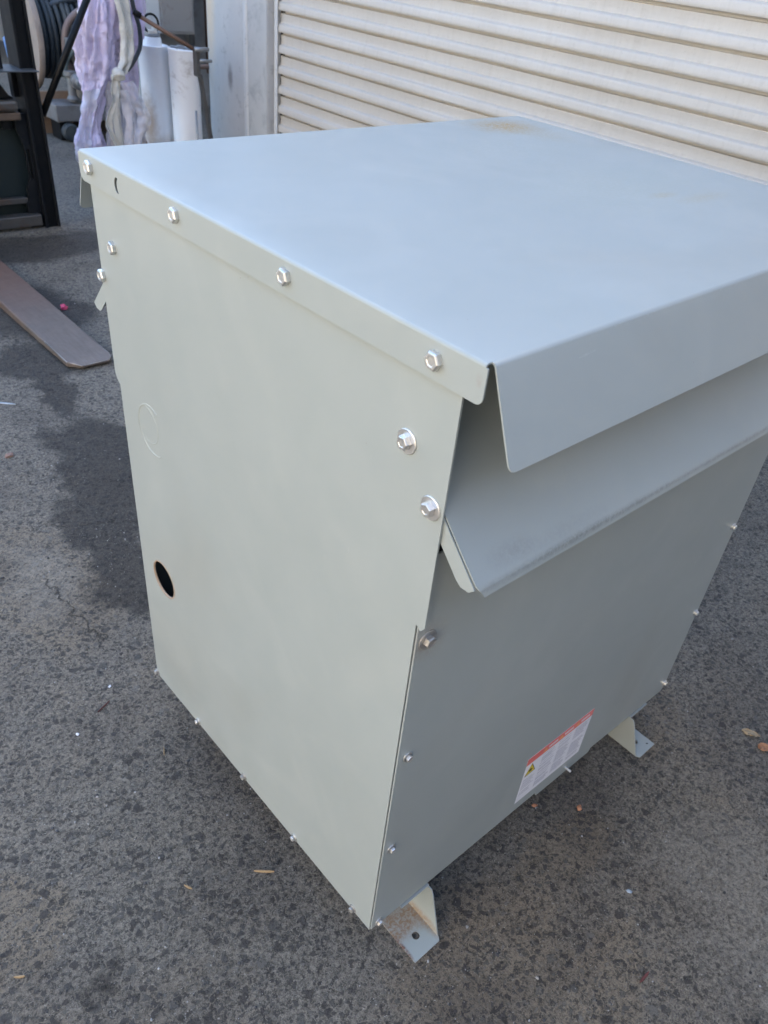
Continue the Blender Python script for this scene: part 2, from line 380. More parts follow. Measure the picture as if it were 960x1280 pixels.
def tube(bm, pts, r, n=10, caps=True, rad=None):
    pts = [Vector(p) for p in pts]; rings = []
    prev = None
    for i, p in enumerate(pts):
        t = (pts[min(i+1, len(pts)-1)] - pts[max(i-1, 0)]).normalized()
        a = prev - t*prev.dot(t) if prev else (Vector((0, 0, 1)) if abs(t.z) < .9 else Vector((1, 0, 0))).cross(t)
        a.normalize(); prev = a; b = t.cross(a); rr = rad[i] if rad else r
        rings.append([bm.verts.new(p + (a*math.cos(2*PI*k/n) + b*math.sin(2*PI*k/n))*rr) for k in range(n)])
    for i in range(len(rings)-1):
        for k in range(n): bm.faces.new([rings[i][k], rings[i][(k+1) % n], rings[i+1][(k+1) % n], rings[i+1][k]])
    if caps: bm.faces.new(rings[0][::-1]); bm.faces.new(rings[-1])
def spline(pts, n=8):
    pts = [Vector(p) for p in pts]; out = []
    P = [pts[0]*2-pts[1]] + pts + [pts[-1]*2-pts[-2]]
    for i in range(1, len(P)-2):
        for k in range(n):
            t = k/n; a, b, c, d = P[i-1:i+3]
            out.append(.5*((2*b)+(c-a)*t+(2*a-5*b+4*c-d)*t*t+(3*b-a-3*c+d)*t**3))
    out.append(pts[-1]); return out
def lathe(bm, prof, n=32, mat=None):
    """prof: (r, h) along +Z"""
    rings = []
    for r, h in prof:
        if r < 1e-6: rings.append([bm.verts.new((0, 0, h))])
        else: rings.append([bm.verts.new((r*math.cos(2*PI*k/n), r*math.sin(2*PI*k/n), h)) for k in range(n)])
    for a, b in zip(rings, rings[1:]):
        for k in range(n):
            q = [a[k % len(a)], a[(k+1) % len(a)], b[(k+1) % len(b)], b[k % len(b)]]
            u = []
            for v in q:
                if v not in u: u.append(v)
            if len(u) > 2:
                try: bm.faces.new(u)
                except ValueError: pass
    if mat is not None: bmesh.ops.transform(bm, matrix=mat, verts=[v for r in rings for v in r])
def autosmooth(o, ang=35):
    for p in o.data.polygons: p.use_smooth = True
    try: o.data.set_sharp_from_angle(angle=R_(ang))
    except Exception: pass
    return o

# ------------------------------------------------------------------ ground
bm = B()
def gridz(x, y): return 0
xs = [-40, -12, -4, -1.5] + [-1.5+.25*i for i in range(1, 31)] + [9, 14, 40]
ys = [-40, -12, -4, -1.5] + [-1.5+.25*i for i in range(1, 41)] + [12, 20, 60]
G = [[bm.verts.new((x, y, 0)) for y in ys] for x in xs]
for i in range(len(xs)-1):
    for j in range(len(ys)-1): bm.faces.new([G[i][j], G[i+1][j], G[i+1][j+1], G[i][j+1]])
link('ground', bm, M['asphalt'], kind='structure')

# loose grit half sunk in the asphalt
bm = B()
rs = random.Random(3)
def pebble(bm, x, y, s, rs):
    h = s*rs.uniform(.35, .6); a0 = rs.uniform(0, 6.3); n = rs.choice((5, 6, 7)); el = rs.uniform(.55, 1)
    def ring(f, z): 
        o = []
        for k in range(n):
            t = a0+2*PI*k/n; q = f*s*.5*jit[k]
            u, v = q*math.cos(t), q*math.sin(t)*el
            o.append(bm.verts.new((x+u*ca-v*sa, y+u*sa+v*ca, z)))
        return o
    th = rs.uniform(0, 3.14); ca, sa = math.cos(th), math.sin(th)
    jit = [rs.uniform(.75, 1.2) for _ in range(n)]
    a = ring(1, -.0005); b = ring(.95, h*.5); c = ring(.55, h)
    for p, q in ((a, b), (b, c)):
        for k in range(n): bm.faces.new([p[k], p[(k+1) % n], q[(k+1) % n], q[k]])
    bm.faces.new(c)
cnt = 0
while cnt < 9000:
    u = rs.random()
    if u < .75: x, y = rs.uniform(-.7, 1.5), rs.uniform(-.8, 1.9)
    else: x, y = rs.uniform(-.4, 1.75), rs.uniform(1.2, 4.5)
    if noise.noise(Vector((x*4, y*4, 0))) < rs.uniform(-.5, .45): continue
    s = rs.uniform(.0018, .0045) if rs.random() < .93 else rs.uniform(.005, .009)
    pebble(bm, x, y, s, rs); cnt += 1
link('grit', bm, M['grit'], kind='stuff')

# ------------------------------------------------------------------ the enclosure
HT, SX, SY = 1.2184, .0119, -.0051
OY, OB, HF, T, E_ = .0445, .029, .0417, .0065, .0142
ZS, ZB = .861, .127
def topz(x, y): return HT + SX*x + SY*y
enc = thing('electrical_enclosure', 'large grey sheet metal electrical cabinet with overhanging lid and bolted panels standing on asphalt', 'electrical cabinet')
# side panels
def side_loop():
    y1 = D_
    return [(0, ZB), (y1, ZB), (y1, ZS-.012), (y1+E_*.7, ZS-.004), (y1+E_, ZS+.006), (y1+E_, 1.205), (-E_, 1.205), (-E_, ZS+.010), (-E_*.55, ZS+.001), (-.003, ZS+.006), (0, ZS+.006)]
cres = [(.655+.009*math.cos(t), 1.196+.011*math.sin(t)) for t in [R_(a) for a in range(-75, 76, 15)]]
cres += [(.6505+.0065*math.cos(t), 1.196+.0100*math.sin(t)) for t in [R_(a) for a in range(70, -71, -20)]]
lp = side_loop()
bm = B(); plate(bm, [lp, circ(.659, .4685, .039, 40), circ(.662, 1.190, .015, 20)], lambda a, b, d: (d, a, b), .0025)
left = link('side_panel', bm, M['paint'], enc)
bm = B(); plate(bm, [side_loop()], lambda a, b, d: (W_-d, a, b), .0025)
link('side_panel', bm, M['paint'], enc)
# conduit hole: raw rusty rim
bm = B()
for rr, x0, x1 in ((.0392, -.0008, .004),):
    n = 40; r1, r2 = .0386, .0412
    rings = [[bm.verts.new((x, .659+r*math.cos(2*PI*k/n), .4685+r*math.sin(2*PI*k/n))) for k in range(n)] for r, x in ((r1, .0035), (r1, -.0007), (r2, -.0004), (r2, .001))]
    for a, b in zip(rings, rings[1:]):
        for k in range(n): bm.faces.new([a[k], a[(k+1) % n], b[(k+1) % n], b[k]])
link('hole_rim', bm, simple('chipped_rim', (.40, .30, .22), .6, 0, .4, 60, .0003), left, smooth=True)
# knockout: two shallow rings pressed in the panel
bm = B()
def ringarc(cy, cz, r, w, a0, a1, h, n=30):
    P = []
    for i in range(n+1):
        t = a0+(a1-a0)*i/n; row = []
        for q, x in ((-w, .0002), (0, -h), (w, .0002)):
            row.append(bm.verts.new((x, cy+(r+q)*math.cos(t), cz+(r+q)*math.sin(t))))
        P.append(row)
    for a, b in zip(P, P[1:]):
        for k in (0, 1): bm.faces.new([a[k], a[k+1], b[k+1], b[k]])
ringarc(.641, .809, .046, .0018, R_(-118), R_(118), .0016)
ringarc(.655, .815, .034, .0016, R_(65), R_(295), .0009)
link('knockout', bm, M['paint'], left, smooth=True)
# front and rear panels
def zfront(x): return .132 - .030*x
fl = [(.0012, zfront(0)), (.45, zfront(.45)+.006), (.455, zfront(.45)-.008), (.64, zfront(.64)-.008), (.645, zfront(.64)+.004), (W_-.012, zfront(W_)), (W_-.0035, zfront(W_)+.012), (W_-.0035, .97), (.0012, .97)]
bm = B(); plate(bm, [fl], lambda a, b, d: (a, -.004+d, b), .003)
front = link('front_panel', bm, M['front'], enc, bevel=.0012)
bm = B(); plate(bm, [[(.0035, ZB), (W_-.0035, ZB), (W_-.0035, .97), (.0035, .97)]], lambda a, b, d: (a, D_+.004-d, b), .003)
link('rear_panel', bm, M['front'], enc, bevel=.0012)
# dark bottom tray and core seen through the conduit hole
boxo('bottom_tray', (.01, W_-.01, .01, D_-.01, .137, .141), M['blackgrey'], enc)
boxo('transformer_core', (.14, W_-.14, .12, D_-.12, .141, .95), M['dark'], enc, bevel=.01)

# lid
bm = B()
rb = .004
def sheet(bm, rows, th, cl=True):
    """rows of points -> thin solid"""
    A = [[bm.verts.new(p) for p in r] for r in rows]
    for a, b in zip(A, A[1:]):
        for k in range(len(a)-1): bm.faces.new([a[k], a[k+1], b[k+1], b[k]])
def solid(o, th, off=-1):
    s = o.modifiers.new('thickness', 'SOLIDIFY'); s.thickness = th; s.offset = off
    bpy.context.view_layer.update()
    me = bpy.data.meshes.new_from_object(o.evaluated_get(bpy.context.evaluated_depsgraph_get()))
    o.modifiers.clear(); old = o.data; o.data = me; bpy.data.meshes.remove(old); me.name = o.name
    return autosmooth(o, 32)
x0, x1, y0, y1 = -T+rb, W_+T+.008-rb, -OY+rb, D_+OB-rb
nx, ny = 24, 18
rows = []
for i in range(nx+1):
    x = x0+(x1-x0)*i/nx
    row = []
    for j in range(ny+1):
        y = y0+(y1-y0)*j/ny
        dip = -.0025*math.sin(PI*i/nx)*math.sin(PI*j/ny)
        row.append((x, y, topz(x, y)+dip))
    rows.append(row)
def bend(X, s, order):
    out = []
    for a in order:
        t = R_(a); xx = X - s*rb*(1-math.sin(t))
        out.append([(xx, y0+(y1-y0)*j/ny, topz(xx, y0+(y1-y0)*j/ny)-rb*(1-math.cos(t))) for j in range(ny+1)])
    return out
rows = bend(-T, -1, (90, 72, 54, 36, 18)) + rows + bend(W_+T+.008, 1, (18, 36, 54, 72, 90))
sheet(bm, rows, 0)
lid = solid(link('lid', bm, M['lid'], enc, smooth=True), .002)
def side_flange(side):
    X = -T if side < 0 else W_+T+.008
    ya, yb = -OY+.001, D_+OB
    bm = B()
    out = rrect(ya, yb, 0, HF, (.009, .012, 0, 0))
    loops = [out]
    if side < 0: loops.append([(a, b-(HT-HF)) for a, b in cres])
    plate(bm, loops, lambda a, b, d: (X - side*d, a, topz(X, a)-HF + (b if b < HF-.001 else HF-rb)), .0018)
    return autosmooth(link('side_flange', bm, M['lid'], lid))
side_flange(-1); side_flange(1)
def flap(side):
    # side -1 front, +1 rear: bends down and outward 23 degrees off vertical
    Y = -OY if side < 0 else D_+OB
    ang = R_(67); L = .099; r = .006
    prof = [(-rb, 0)]
    n = 7
    for i in range(n+1):
        t = ang*i/n; prof.append((-rb + r*math.sin(t), -r*(1-math.cos(t))))
    e = prof[-1]; du, dz = math.cos(ang), -math.sin(ang)
    xa, xb = .001, W_+T+.006
    cor = .009
    rows = []
    for u, z in prof: rows.append([(xa+(xb-xa)*i/24, u, z) for i in range(25)])
    for s in (.25, .5, .75, .9): rows.append([(xa+(xb-xa)*i/24, e[0]+du*L*s, e[1]+dz*L*s) for i in range(25)])
    for q in range(1, 6):
        t = .5*PI*q/5; s = L*(.905)+cor*math.sin(t); ins = cor*(1-math.cos(t))
        rows.append([((xa+ins)+(xb-xa-2*ins)*i/24, e[0]+du*s, e[1]+dz*s) for i in range(25)])
    rows = [[(x, Y+side*u, topz(x, Y)+z) for x, u, z in r_] for r_ in rows]
    bm = B(); sheet(bm, rows, 0)
    o = link('drip_flap', bm, M['lid'], lid, smooth=True)
    return solid(o, .0018, -1)
flap(-1); flap(1)
# ventilation hoods (sloped sheet with end flanges and a bottom lip)
def hood(side):
    Y = 0 if side < 0 else D_
    top = (.10, 1.145); bot = (-.071, .970)     # inward distance measured from the face: + = inside
    k = 1 if side < 0 else -1
    n = 24; xa, xb = .0055, W_-.0055
    prof = [top, (top[0]*.55+bot[0]*.45, top[1]*.55+bot[1]*.45)]
    d = Vector((bot[0]-top[0], bot[1]-top[1])).normalized()
    L = (Vector(bot)-Vector(top)).length
    prof = [tuple(Vector(top)+d*L*s) for s in (0, .3, .6, .85, .985)]
    # lip bends to straight down and slightly in
    p = Vector(prof[-1])
    for a in (15, 45, 70):
        dd = Vector((d.x*math.cos(R_(a))-(-d.y)*-math.sin(R_(a))*0, d.y)); 
    prof += [(bot[0]-.001, bot[1]-.001), (bot[0]-.0018, bot[1]-.003), (bot[0]-.0038, bot[1]-.012)]
    ins = [0, 0, 0, 0, .0005, .002, .004, .010]
    rows = [[(xa+q+(xb-xa-2*q)*i/n, Y+k*u, z) for i in range(n+1)] for q, (u, z) in zip(ins, prof)]
    bm = B(); sheet(bm, rows, 0)
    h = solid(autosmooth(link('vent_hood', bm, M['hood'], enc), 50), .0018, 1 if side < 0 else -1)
    for X, s in ((xa, -1), (xb, 1)):
        P = [top, (top[0]+.0, top[1]-.035), (-.016, .994), (bot[0]+.028, bot[1]-.004), (bot[0]+.02, bot[1]-.0095), (bot[0]+.008, bot[1]-.0085), (bot[0]+.0008, bot[1]-.001)]
        bm = B(); plate(bm, [[(a, b) for a, b in P]], lambda a, b, d: (X+s*(.0002+d), Y+k*a, b), .0016)
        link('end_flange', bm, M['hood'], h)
    return h
hood(-1); hood(1)
# dark sheets added behind the hood openings so the gap under the lid stays dark
boxo('dark_backing', (.02, W_-.02, .14, .145, .95, 1.19), M['dark'], enc)
boxo('dark_backing', (.02, W_-.02, D_-.145, D_-.14, .95, 1.19), M['dark'], enc)

# bolts
def hexhead(bm, mp, R=.0066, h=.005, base=0., rot=0.):
    n = 6
    rings = []
    for q, z in ((1, 0), (1, .78), (.86, 1.0), (.55, 1.0), (.5, .93)):
        rings.append([bm.verts.new(mp(R*q*math.cos(rot+2*PI*k/n), R*q*math.sin(rot+2*PI*k/n), base+h*z)) for k in range(n)])
    for a, b in zip(rings, rings[1:]):
        for k in range(n): bm.faces.new([a[k], a[(k+1) % n], b[(k+1) % n], b[k]])
    bm.faces.new(rings[-1])
def washer(bm, mp, R=.0145, th=.0020):
    n = 24
    rings = [[bm.verts.new(mp(R*q*math.cos(2*PI*k/n), R*q*math.sin(2*PI*k/n), z)) for k in range(n)] for q, z in ((1, 0), (1, th*.7), (.94, th), (.3, th*.9))]
    for a, b in zip(rings, rings[1:]):
        for k in range(n): bm.faces.new([a[k], a[(k+1) % n], b[(k+1) % n], b[k]])
    bm.faces.new(rings[-1])
rb2 = random.Random(5)
protos = {}
def bolt(pos, face, kind, wash=False, mat='zinc', tilt=0):
    """bolt head on a face: 'x-' , 'x+', 'y-', 'y+'; meshes shared between alike heads"""
    key = (kind, wash, mat)
    if key not in protos:
        bm = B(); base = .0020 if wash else 0
        if kind == 'small':
            lathe(bm, [(.0085, 0), (.0085, .0012), (.0065, .0022)], 20); hexhead(bm, lambda a, b, d: (a, b, d), .0058, .0055, .0015)
        else: hexhead(bm, lambda a, b, d: (a, b, d), .0100 if not wash else .0086, .0070, base)
        b = link('hex_bolt', bm, M[mat], enc, bevel=.0005)
        w = None
        if wash:
            bm = B(); washer(bm, lambda a, b, d: (a, b, d)); w = link('washer', bm, M[mat], b, bevel=.0003)
        protos[key] = (b, w); first = True
    else: first = False
    b0, w0 = protos[key]
    b = b0 if first else b0.copy()
    if not first:
        COL.objects.link(b)
        if w0: w = w0.copy(); COL.objects.link(w); w.parent = b
    b.parent = enc
    rz = rb2.uniform(0, 1.05)
    ax = {'x-': Vector((-1, 0, 0)), 'x+': Vector((1, 0, 0)), 'y-': Vector((0, -1, 0)), 'y+': Vector((0, 1, 0))}[face]
    q = ax.to_track_quat('Z', 'Y').to_matrix().to_4x4() @ Matrix.Rotation(rz, 4, 'Z')
    b.matrix_local = Matrix.Translation(Vector(pos)) @ q
    return b
for y in (.738, .497, .259, .02): bolt((-T, y, 1.197), 'x-', 'big')
for y in (.738, .655, .497, .259, .02): bolt((W_+T+.008, y, 1.205), 'x+', 'big')
bolt((0, .706, 1.092), 'x-', 'big'); bolt((0, .756, 1.034), 'x-', 'big')
bolt((0, .05, 1.092), 'x-', 'big', True); bolt((0, .004, 1.034), 'x-', 'big', True)
for y in (.744, .568, .392, .221, .045):
    bolt((0, y, .133), 'x-', 'small', False, 'zinc' if y in (.568, .221) else 'dullzinc'); bolt((W_, y, .133), 'x+', 'small')
for x, z, mt in ((.020, .834, 'dullzinc'), (.020, .604, 'zinc'), (.018, .373, 'zinc'), (.017, .142, 'zinc'), (.931, .84, 'zinc'), (.931, .615, 'zinc'), (.935, .37, 'zinc'), (.938, .133, 'zinc')):
    bolt((x, -.004, z), 'y-', 'small' if mt == 'zinc' else 'big', mt != 'zinc', mt)
for x, z in ((.02, .834), (.02, .604), (.02, .37), (.02, .14), (.93, .834), (.93, .604), (.93, .37), (.93, .14)):
    bolt((x, D_+.004, z), 'y+', 'small')
# small stud under the panel edge
bm = B(); tube(bm, [(.552, .0, .124), (.552, -.018, .124)], .003, 12); link('stud', bm, M['zinc'], enc, bevel=.0005)
# feet: angle brackets, ground flange with hole + upright web
FX0, FX1, FY = .0725, .142, .0613
def foot(mx, my):
    """mx/my mirror flags"""
    def P(x, y, z): return (x if not mx else W_-x, y if not my else D_-y, z)
    bm = B()
    loop = [(FX0-.0, -FY), (FX1-.007, -FY), (FX1, -FY+.007), (FX1, .10), (FX0-.02, .10), (FX0-.02, .006)]
    loop = [(FX0, -FY), (FX1-.006, -FY), (FX1-.001, -FY+.008), (FX1-.001, .10), (FX0, .10)]
    plate(bm, [loop, circ((FX0+FX1)/2+.0, -FY+.036, .0075, 24)], lambda a, b, d: P(a, b, .001+d), .003)
    ft = link('mounting_foot', bm, M['foot'] if not mx and not my else M['paint'], enc, bevel=.0008)
    bm = B()
    zt = .118 if not mx else .098
    loop = [(-FY+.009, .003), (.10, .003), (.10, zt), (-.014, zt), (-.02, zt-.01)]
    plate(bm, [loop], lambda a, b, d: P(FX1-d, a, b), .003)
    link('web', bm, M['foot'] if not mx and not my else M['paint'], ft, bevel=.0008)
    bm = B()
    (lambda d: box(bm, *sorted(d[0:2]), *sorted(d[2:4]), *d[4:6]))([P(FX0, 0, 0)[0], P(FX1, 0, 0)[0], P(0, -.006, 0)[1], P(0, .1, 0)[1], zt, zt+.003])
    link('top_flange', bm, M['paint'], ft, bevel=.0008)
    return ft
for mx in (0, 1):
    for my in (0, 1): foot(mx, my)

# label on the front panel
lab = None
LX0, LX1, LZ0, LZ1 = .374, .585, .157, .300
def lz(x): return (x-LX0)/(LX1-LX0)*-.004
def lb(name, a0, a1, b0, b1, mat, d=.0003, th=.0003, parent=None):
    bm = B(); plate(bm, [[(a0, b0), (a1, b0), (a1, b1), (a0, b1)]], lambda a, b, q: (LX0+a, -.004-d-q, LZ0+b+lz(LX0+a)), th)
    return link(name, bm, mat, parent)
LW, LH = LX1-LX0, LZ1-LZ0
sticker = lb('warning_label', 0, LW, 0, LH, M['white_label'], .0001, .0003, enc)
lb('red_header', 0, LW, LH-.021, LH, M['red_label'], .0005, .0002, sticker)
bm = B()
rl = random.Random(2)
def lq(bm, a0, a1, b0, b1, d=.0005):
    plate(bm, [[(a0, b0), (a1, b0), (a1, b1), (a0, b1)]], lambda a, b, q: (LX0+a, -.004-d-q, LZ0+b+lz(LX0+a)), .0001)
cols = [(.004, .044), (.052, .098), (.106, .150), (.158, .206)]
for ci, (a, b) in enumerate(cols):
    z = LH-.027 if ci else LH-.062
    while z > (.012 if ci else .02):
        if rl.random() < .86: lq(bm, a, a+(b-a)*rl.uniform(.7, 1), z-.0014, z)
        z -= .0034 if ci else .0048
# header words in white and the three orange warning triangles
link_print = link('fine_print', bm, M['ink'], sticker, kind='stuff')
for ci, a in enumerate((.048, .098, .152)):
    bm2 = B(); plate(bm2, [[(a, LH-.017), (a+.014, LH-.017), (a+.007, LH-.004)]], lambda a_, b, q: (LX0+a_, -.0048-q, LZ0+b+lz(LX0+a_)), .0001)
    link('warning_triangle', bm2, M['orange'], sticker)
    bm3 = B()
    for w in range(6): lq(bm3, a+.018+w*.0048, a+.0215+w*.0048, LH-.014, LH-.008, .0008)
    link('header_lettering', bm3, M['white_label'], sticker, kind='stuff')
bm = B(); plate(bm, [[(.004, LH-.058), (.036, LH-.058), (.020, LH-.026)]], lambda a, b, q: (LX0+a, -.0046-q, LZ0+b), .0001)
ic = link('yellow_pictogram', bm, M['yellow'], sticker)
bm = B()
st = [(.020+(.0075 if k % 2 == 0 else .0032)*math.cos(2*PI*k/14), LH-.047+(.0075 if k % 2 == 0 else .0032)*math.sin(2*PI*k/14)) for k in range(14)]
plate(bm, [st], lambda a, b, q: (LX0+a, -.0049-q, LZ0+b), .0001); link('burst_symbol', bm, M['black_ink'], ic)
bm = B()
for k in range(3):
    p = [(.004, LH-.058), (.036, LH-.058), (.020, LH-.026)]; c = (.02, LH-.047)
    a, b = Vector(p[k]), Vector(p[(k+1) % 3]); n_ = Vector(((b-a).y, -(b-a).x)).normalized()*.0012
    plate(bm, [[tuple(a), tuple(b), tuple(b-n_), tuple(a-n_)]], lambda a_, b_, q: (LX0+a_, -.0049-q, LZ0+b_), .0001)
link('black_border', bm, M['black_ink'], ic)

# ------------------------------------------------------------------ roller door
XD = 2.78
door = thing('roller_door', 'cream ribbed steel roller door behind the grey cabinet', 'roller door', (XD, 0, 0))
PITCH = .111
Y0D, Y1D = -2.6, 4.245
prof = []   # (outward, z) one slat, bottom to top
for o_, z in ((.003, 0), (-.008, .0015), (-.009, .0085), (.0165, .0105), (.0185, .014), (.0175, .022), (.0165, .030), (.0155, .0365), (.0125, .0395), (.0075, .041), (.0045, .0435), (.0035, .050), (.003, .060), (.0035, .070), (.004, .0775)):
    prof.append((o_*1.4, z*PITCH/.0775))
meshes = []
for v in range(4):
    bm = B(); n = 22; rv = random.Random(v)
    rows = []
    ph = rv.uniform(0, 6)
    for o_, z in prof:
        rows.append([(-o_ - .0012*math.sin(i*1.3+ph) - .0006*rv.random(), Y0D+(Y1D-.01-Y0D)*i/n, z) for i in range(n+1)])
    sheet(bm, rows, 0)
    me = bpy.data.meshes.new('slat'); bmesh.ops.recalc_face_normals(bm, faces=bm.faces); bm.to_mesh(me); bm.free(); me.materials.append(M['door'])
    for p in me.polygons: p.use_smooth = True
    try: me.set_sharp_from_angle(angle=R_(38))
    except Exception: pass
    meshes.append(me)
rd = random.Random(11)
ZOFF = .0605
for k in range(30):
    o = bpy.data.objects.new('slat', meshes[k % 4]); COL.objects.link(o); o.parent = door
    o.location = (rd.uniform(-.0008, .0008), 0, ZOFF+k*PITCH)
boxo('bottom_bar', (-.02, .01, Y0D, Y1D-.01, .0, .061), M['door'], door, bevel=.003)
bm = B(); box(bm, -.035, -.029, Y1D-.012, Y1D+.02, 0, 3.3)
link('guide_rail', bm, M['jamblight'], door, bevel=.001)
boxo('guide_channel', (.012, .06, Y1D-.03, Y1D+.02, 0, 3.3), M['black'], door)
boxo('guide_rail', (-.035, -.029, Y0D-.02, Y0D+.05, 0, 3.3), M['jamblight'], door, bevel=.001)
# building around the door
bld = thing('workshop_building', 'grey painted steel and rendered wall holding the roller door', 'building', (XD, 0, 0))
bm = B()
# rounded outer corner built into the jamb outline
loop = [(-.07, 4.283), (-.07, 4.93)] + [(-.07+.21*(1-math.cos(t)), 4.93+.21*math.sin(t)) for t in [R_(a) for a in range(10, 91, 10)]] + [(1.4, 5.14), (1.4, 4.283)]
plate(bm, [loop], lambda a, b, d: (a, b, d), 4.4)
jb = autosmooth(link('door_jamb', bm, M['jamb'], bld), 30)
# raised bead strip and cover plate on the jamb
bm = B(); rr = random.Random(9)
rows = []
for i in range(161):
    z = 4.3*i/160; w = rr.uniform(-.002, .002)
    rows.append([(-.0702, 4.548+w, z), (-.078, 4.544+w, z), (-.080, 4.525, z), (-.078, 4.506+w, z), (-.0702, 4.502+w, z)])
sheet(bm, rows, 0); link('bead_strip', bm, M['jamblight'], jb, smooth=True)
boxo('cover_plate', (-.0745, -.0705, 4.288, 4.498, 0, 4.3), simple('grey_plate_paint', (.44, .44, .43), .45, 0, .12, 8, .0006, (.25, .25, .25), 9, (.5, .75)), jb, bevel=.001)
bm = B(); tube(bm, [(-.17, 5.06, .645), (-.05, 5.02, .655)], .015, 10); link('anchor_pin', bm, M['rustpipe'], jb)
boxo('lintel', (-.07, 1.4, -3.2, 4.283, 3.42, 4.4), M['jamb'], bld)
boxo('right_pier', (-.07, 1.4, -9, Y0D-.02, 0, 3.42), M['jamb'], bld)
# set back wall past the jamb, facing the yard
boxo('return_wall', (.56, 4.2, 7.05, 7.3, 0, 4.4), M['return'], bld)
boxo('recess_wall', (1.4, 1.65, 4.3, 7.05, 0, 4.4), M['return'], bld)
boxo('side_wall', (.66, 4.2, 7.3, 11.98, 0, 4.4), M['rearwall'], bld)
bm = B(); tube(bm, [(.95, 6.98, 0), (.95, 6.98, 4.2)], .026, 12); link('wall_pipe', bm, M['galv'], bld, smooth=True)
bm = B(); tube(bm, [(1.12, 6.95, .3), (1.12, 6.95, 4.2)], .045, 12); link('wall_pipe', bm, M['rustpipe'], bld, smooth=True)
bm = B(); box(bm, 3.33, 3.66, 6.8, 7.04, .62, 1.8)
cab = tag(link('wall_cabinet', bm, M['cabinet'], bevel=.006), 'pale grey metal cabinet fixed on the wall above the two white canisters', 'cabinet')
bm = B(); box(bm, 3.35, 3.64, 6.79, 6.799, .64, 1.78); link('cabinet_door', bm, M['cabinet'], cab, bevel=.003)
# far rendered wall
bm = B(); box(bm, -8, 12, 12, 12.3, 0, 3.6); tag(link('yard_wall', bm, M['rearwall']), 'pale cream rendered wall closing the far end of the yard', 'wall')

ob = boxo('yard_side_building', (-9.5, -7.5, -6.4, 4.2, 0, 6.0), simple('warm_cream_render', (.66, .58, .47), .8, 0, .1, 2, .001))
tag(ob, 'sunlit cream rendered building across the yard from the roller door', 'building')
nb = boxo('sky_blocker', (-9, 16, -10, -6.5, 0, 6.5), simple('blocker_grey', (.11, .115, .125), .8, 0, .15, 2, .001))  # unseen block added to cut skylight on the front panel
tag(nb, 'plain grey unseen block added to cut skylight on the cabinet front', 'building')

# ------------------------------------------------------------------ forklift
fk = thing('forklift', 'black steel mast and carriage of a forklift with one long fork on the ground', 'forklift', (.4, 4.17, 0))
def fo(name, dims, mat, bevel=.003, parent=None, **kw):
    x0, x1, y0, y1, z0, z1 = dims
    bm = B(); box(bm, x0-.4, x1-.4, y0-4.17, y1-4.17, z0, z1) if parent is None else box(bm, x0-.4, x1-.4, y0-4.17, y1-4.17, z0, z1)
    return link(name, bm, mat, parent or fk, bevel=bevel, **kw)
for mirror in (0, 1):
    def mxr(a, b): return (a, b) if not mirror else (.8-b-.35, .8-a-.35)
    a, b = mxr(1.165, 1.23); r = fo('mast_rail', (a, b, 4.18, 4.30, 0, 2.2), M['black'])
    a, b = mxr(1.222, 1.234); fo('rail_edge', (a, b, 4.165, 4.31, 0, 2.2), M['blackgrey'], parent=r)
    a, b = mxr(1.155, 1.168); fo('rail_edge', (a, b, 4.17, 4.31, 0, 2.2), M['blackgrey'], parent=r)
# inner bracket with waist and keyhole slot
bm = B()
out = [(1.085, .0), (1.155, .0), (1.155, .57), (1.095, .57), (1.095, .50), (1.12, .42), (1.125, .26), (1.10, .2), (1.10, .14), (1.085, .12)]
slot = rrect(1.131, 1.145, .25, .40, (.006,)*4, 3)
plate(bm, [out, slot], lambda a, b, d: (a-.4, 4.205-4.17+d, b), .02); br = link('rail_bracket', bm, M['blackgrey'], fk, bevel=.002)
fo('carriage_plate', (-.40, 1.16, 4.27, 4.29, .02, .58), simple('dark_teal_steel', (.010, .019, .021), .5, .1, .3, 6, .0004))
fo('lower_bar', (-.42, 1.14, 4.17, 4.235, .015, .075), M['steelgrey'], .006)
fo('lower_bar', (-.42, 1.10, 4.22, 4.262, .125, .155), M['steelgrey'], .004)
fo('upper_bar', (-.42, 1.12, 4.17, 4.23, .545, .582), simple('worn_brown_bar', (.12, .09, .07), .5, .3, .35, 12, .0006), .006)
fo('cushion_bar', (-.42, 1.112, 4.155, 4.255, .588, .640), M['steelgrey'], .015)
fo('lug', (1.03, 1.075, 4.20, 4.235, .50, .545), M['black'])
bm = B(); plate(bm, [[(.55, .64), (1.112, .64), (1.085, .66), (1.05, .715), (1.03, .725), (.6, .725)]], lambda a, b, d: (a-.4, .02+d, b), .22)
link('seat_cushion', bm, M['black'], fk, bevel=.008)
fo('shelf_plate', (.4, 1.222, 4.10, 4.30, .772, .778), simple('shelf_steel', (.062, .07, .078), .45, .3, .2, 10, .0004), .002)
bm = B(); box(bm, 1.035-.4, 1.075-.4, .0, .04, .778, 2.2); link('guard_post', bm, M['blackgrey'], fk, bevel=.003)
fo('shelf_bracket', (1.13, 1.21, 4.24, 4.29, .64, .772), M['black'])
bm = B(); tube(bm, [(1.235-.4, .02, .56), (1.60-.4, .02, 1.16)], .018, 8); link('guard_brace', bm, M['black'], fk, smooth=True)
fo('top_crossbar', (-.45, 1.23, 4.2, 4.27, 2.12, 2.2), M['black'])
bm = B()
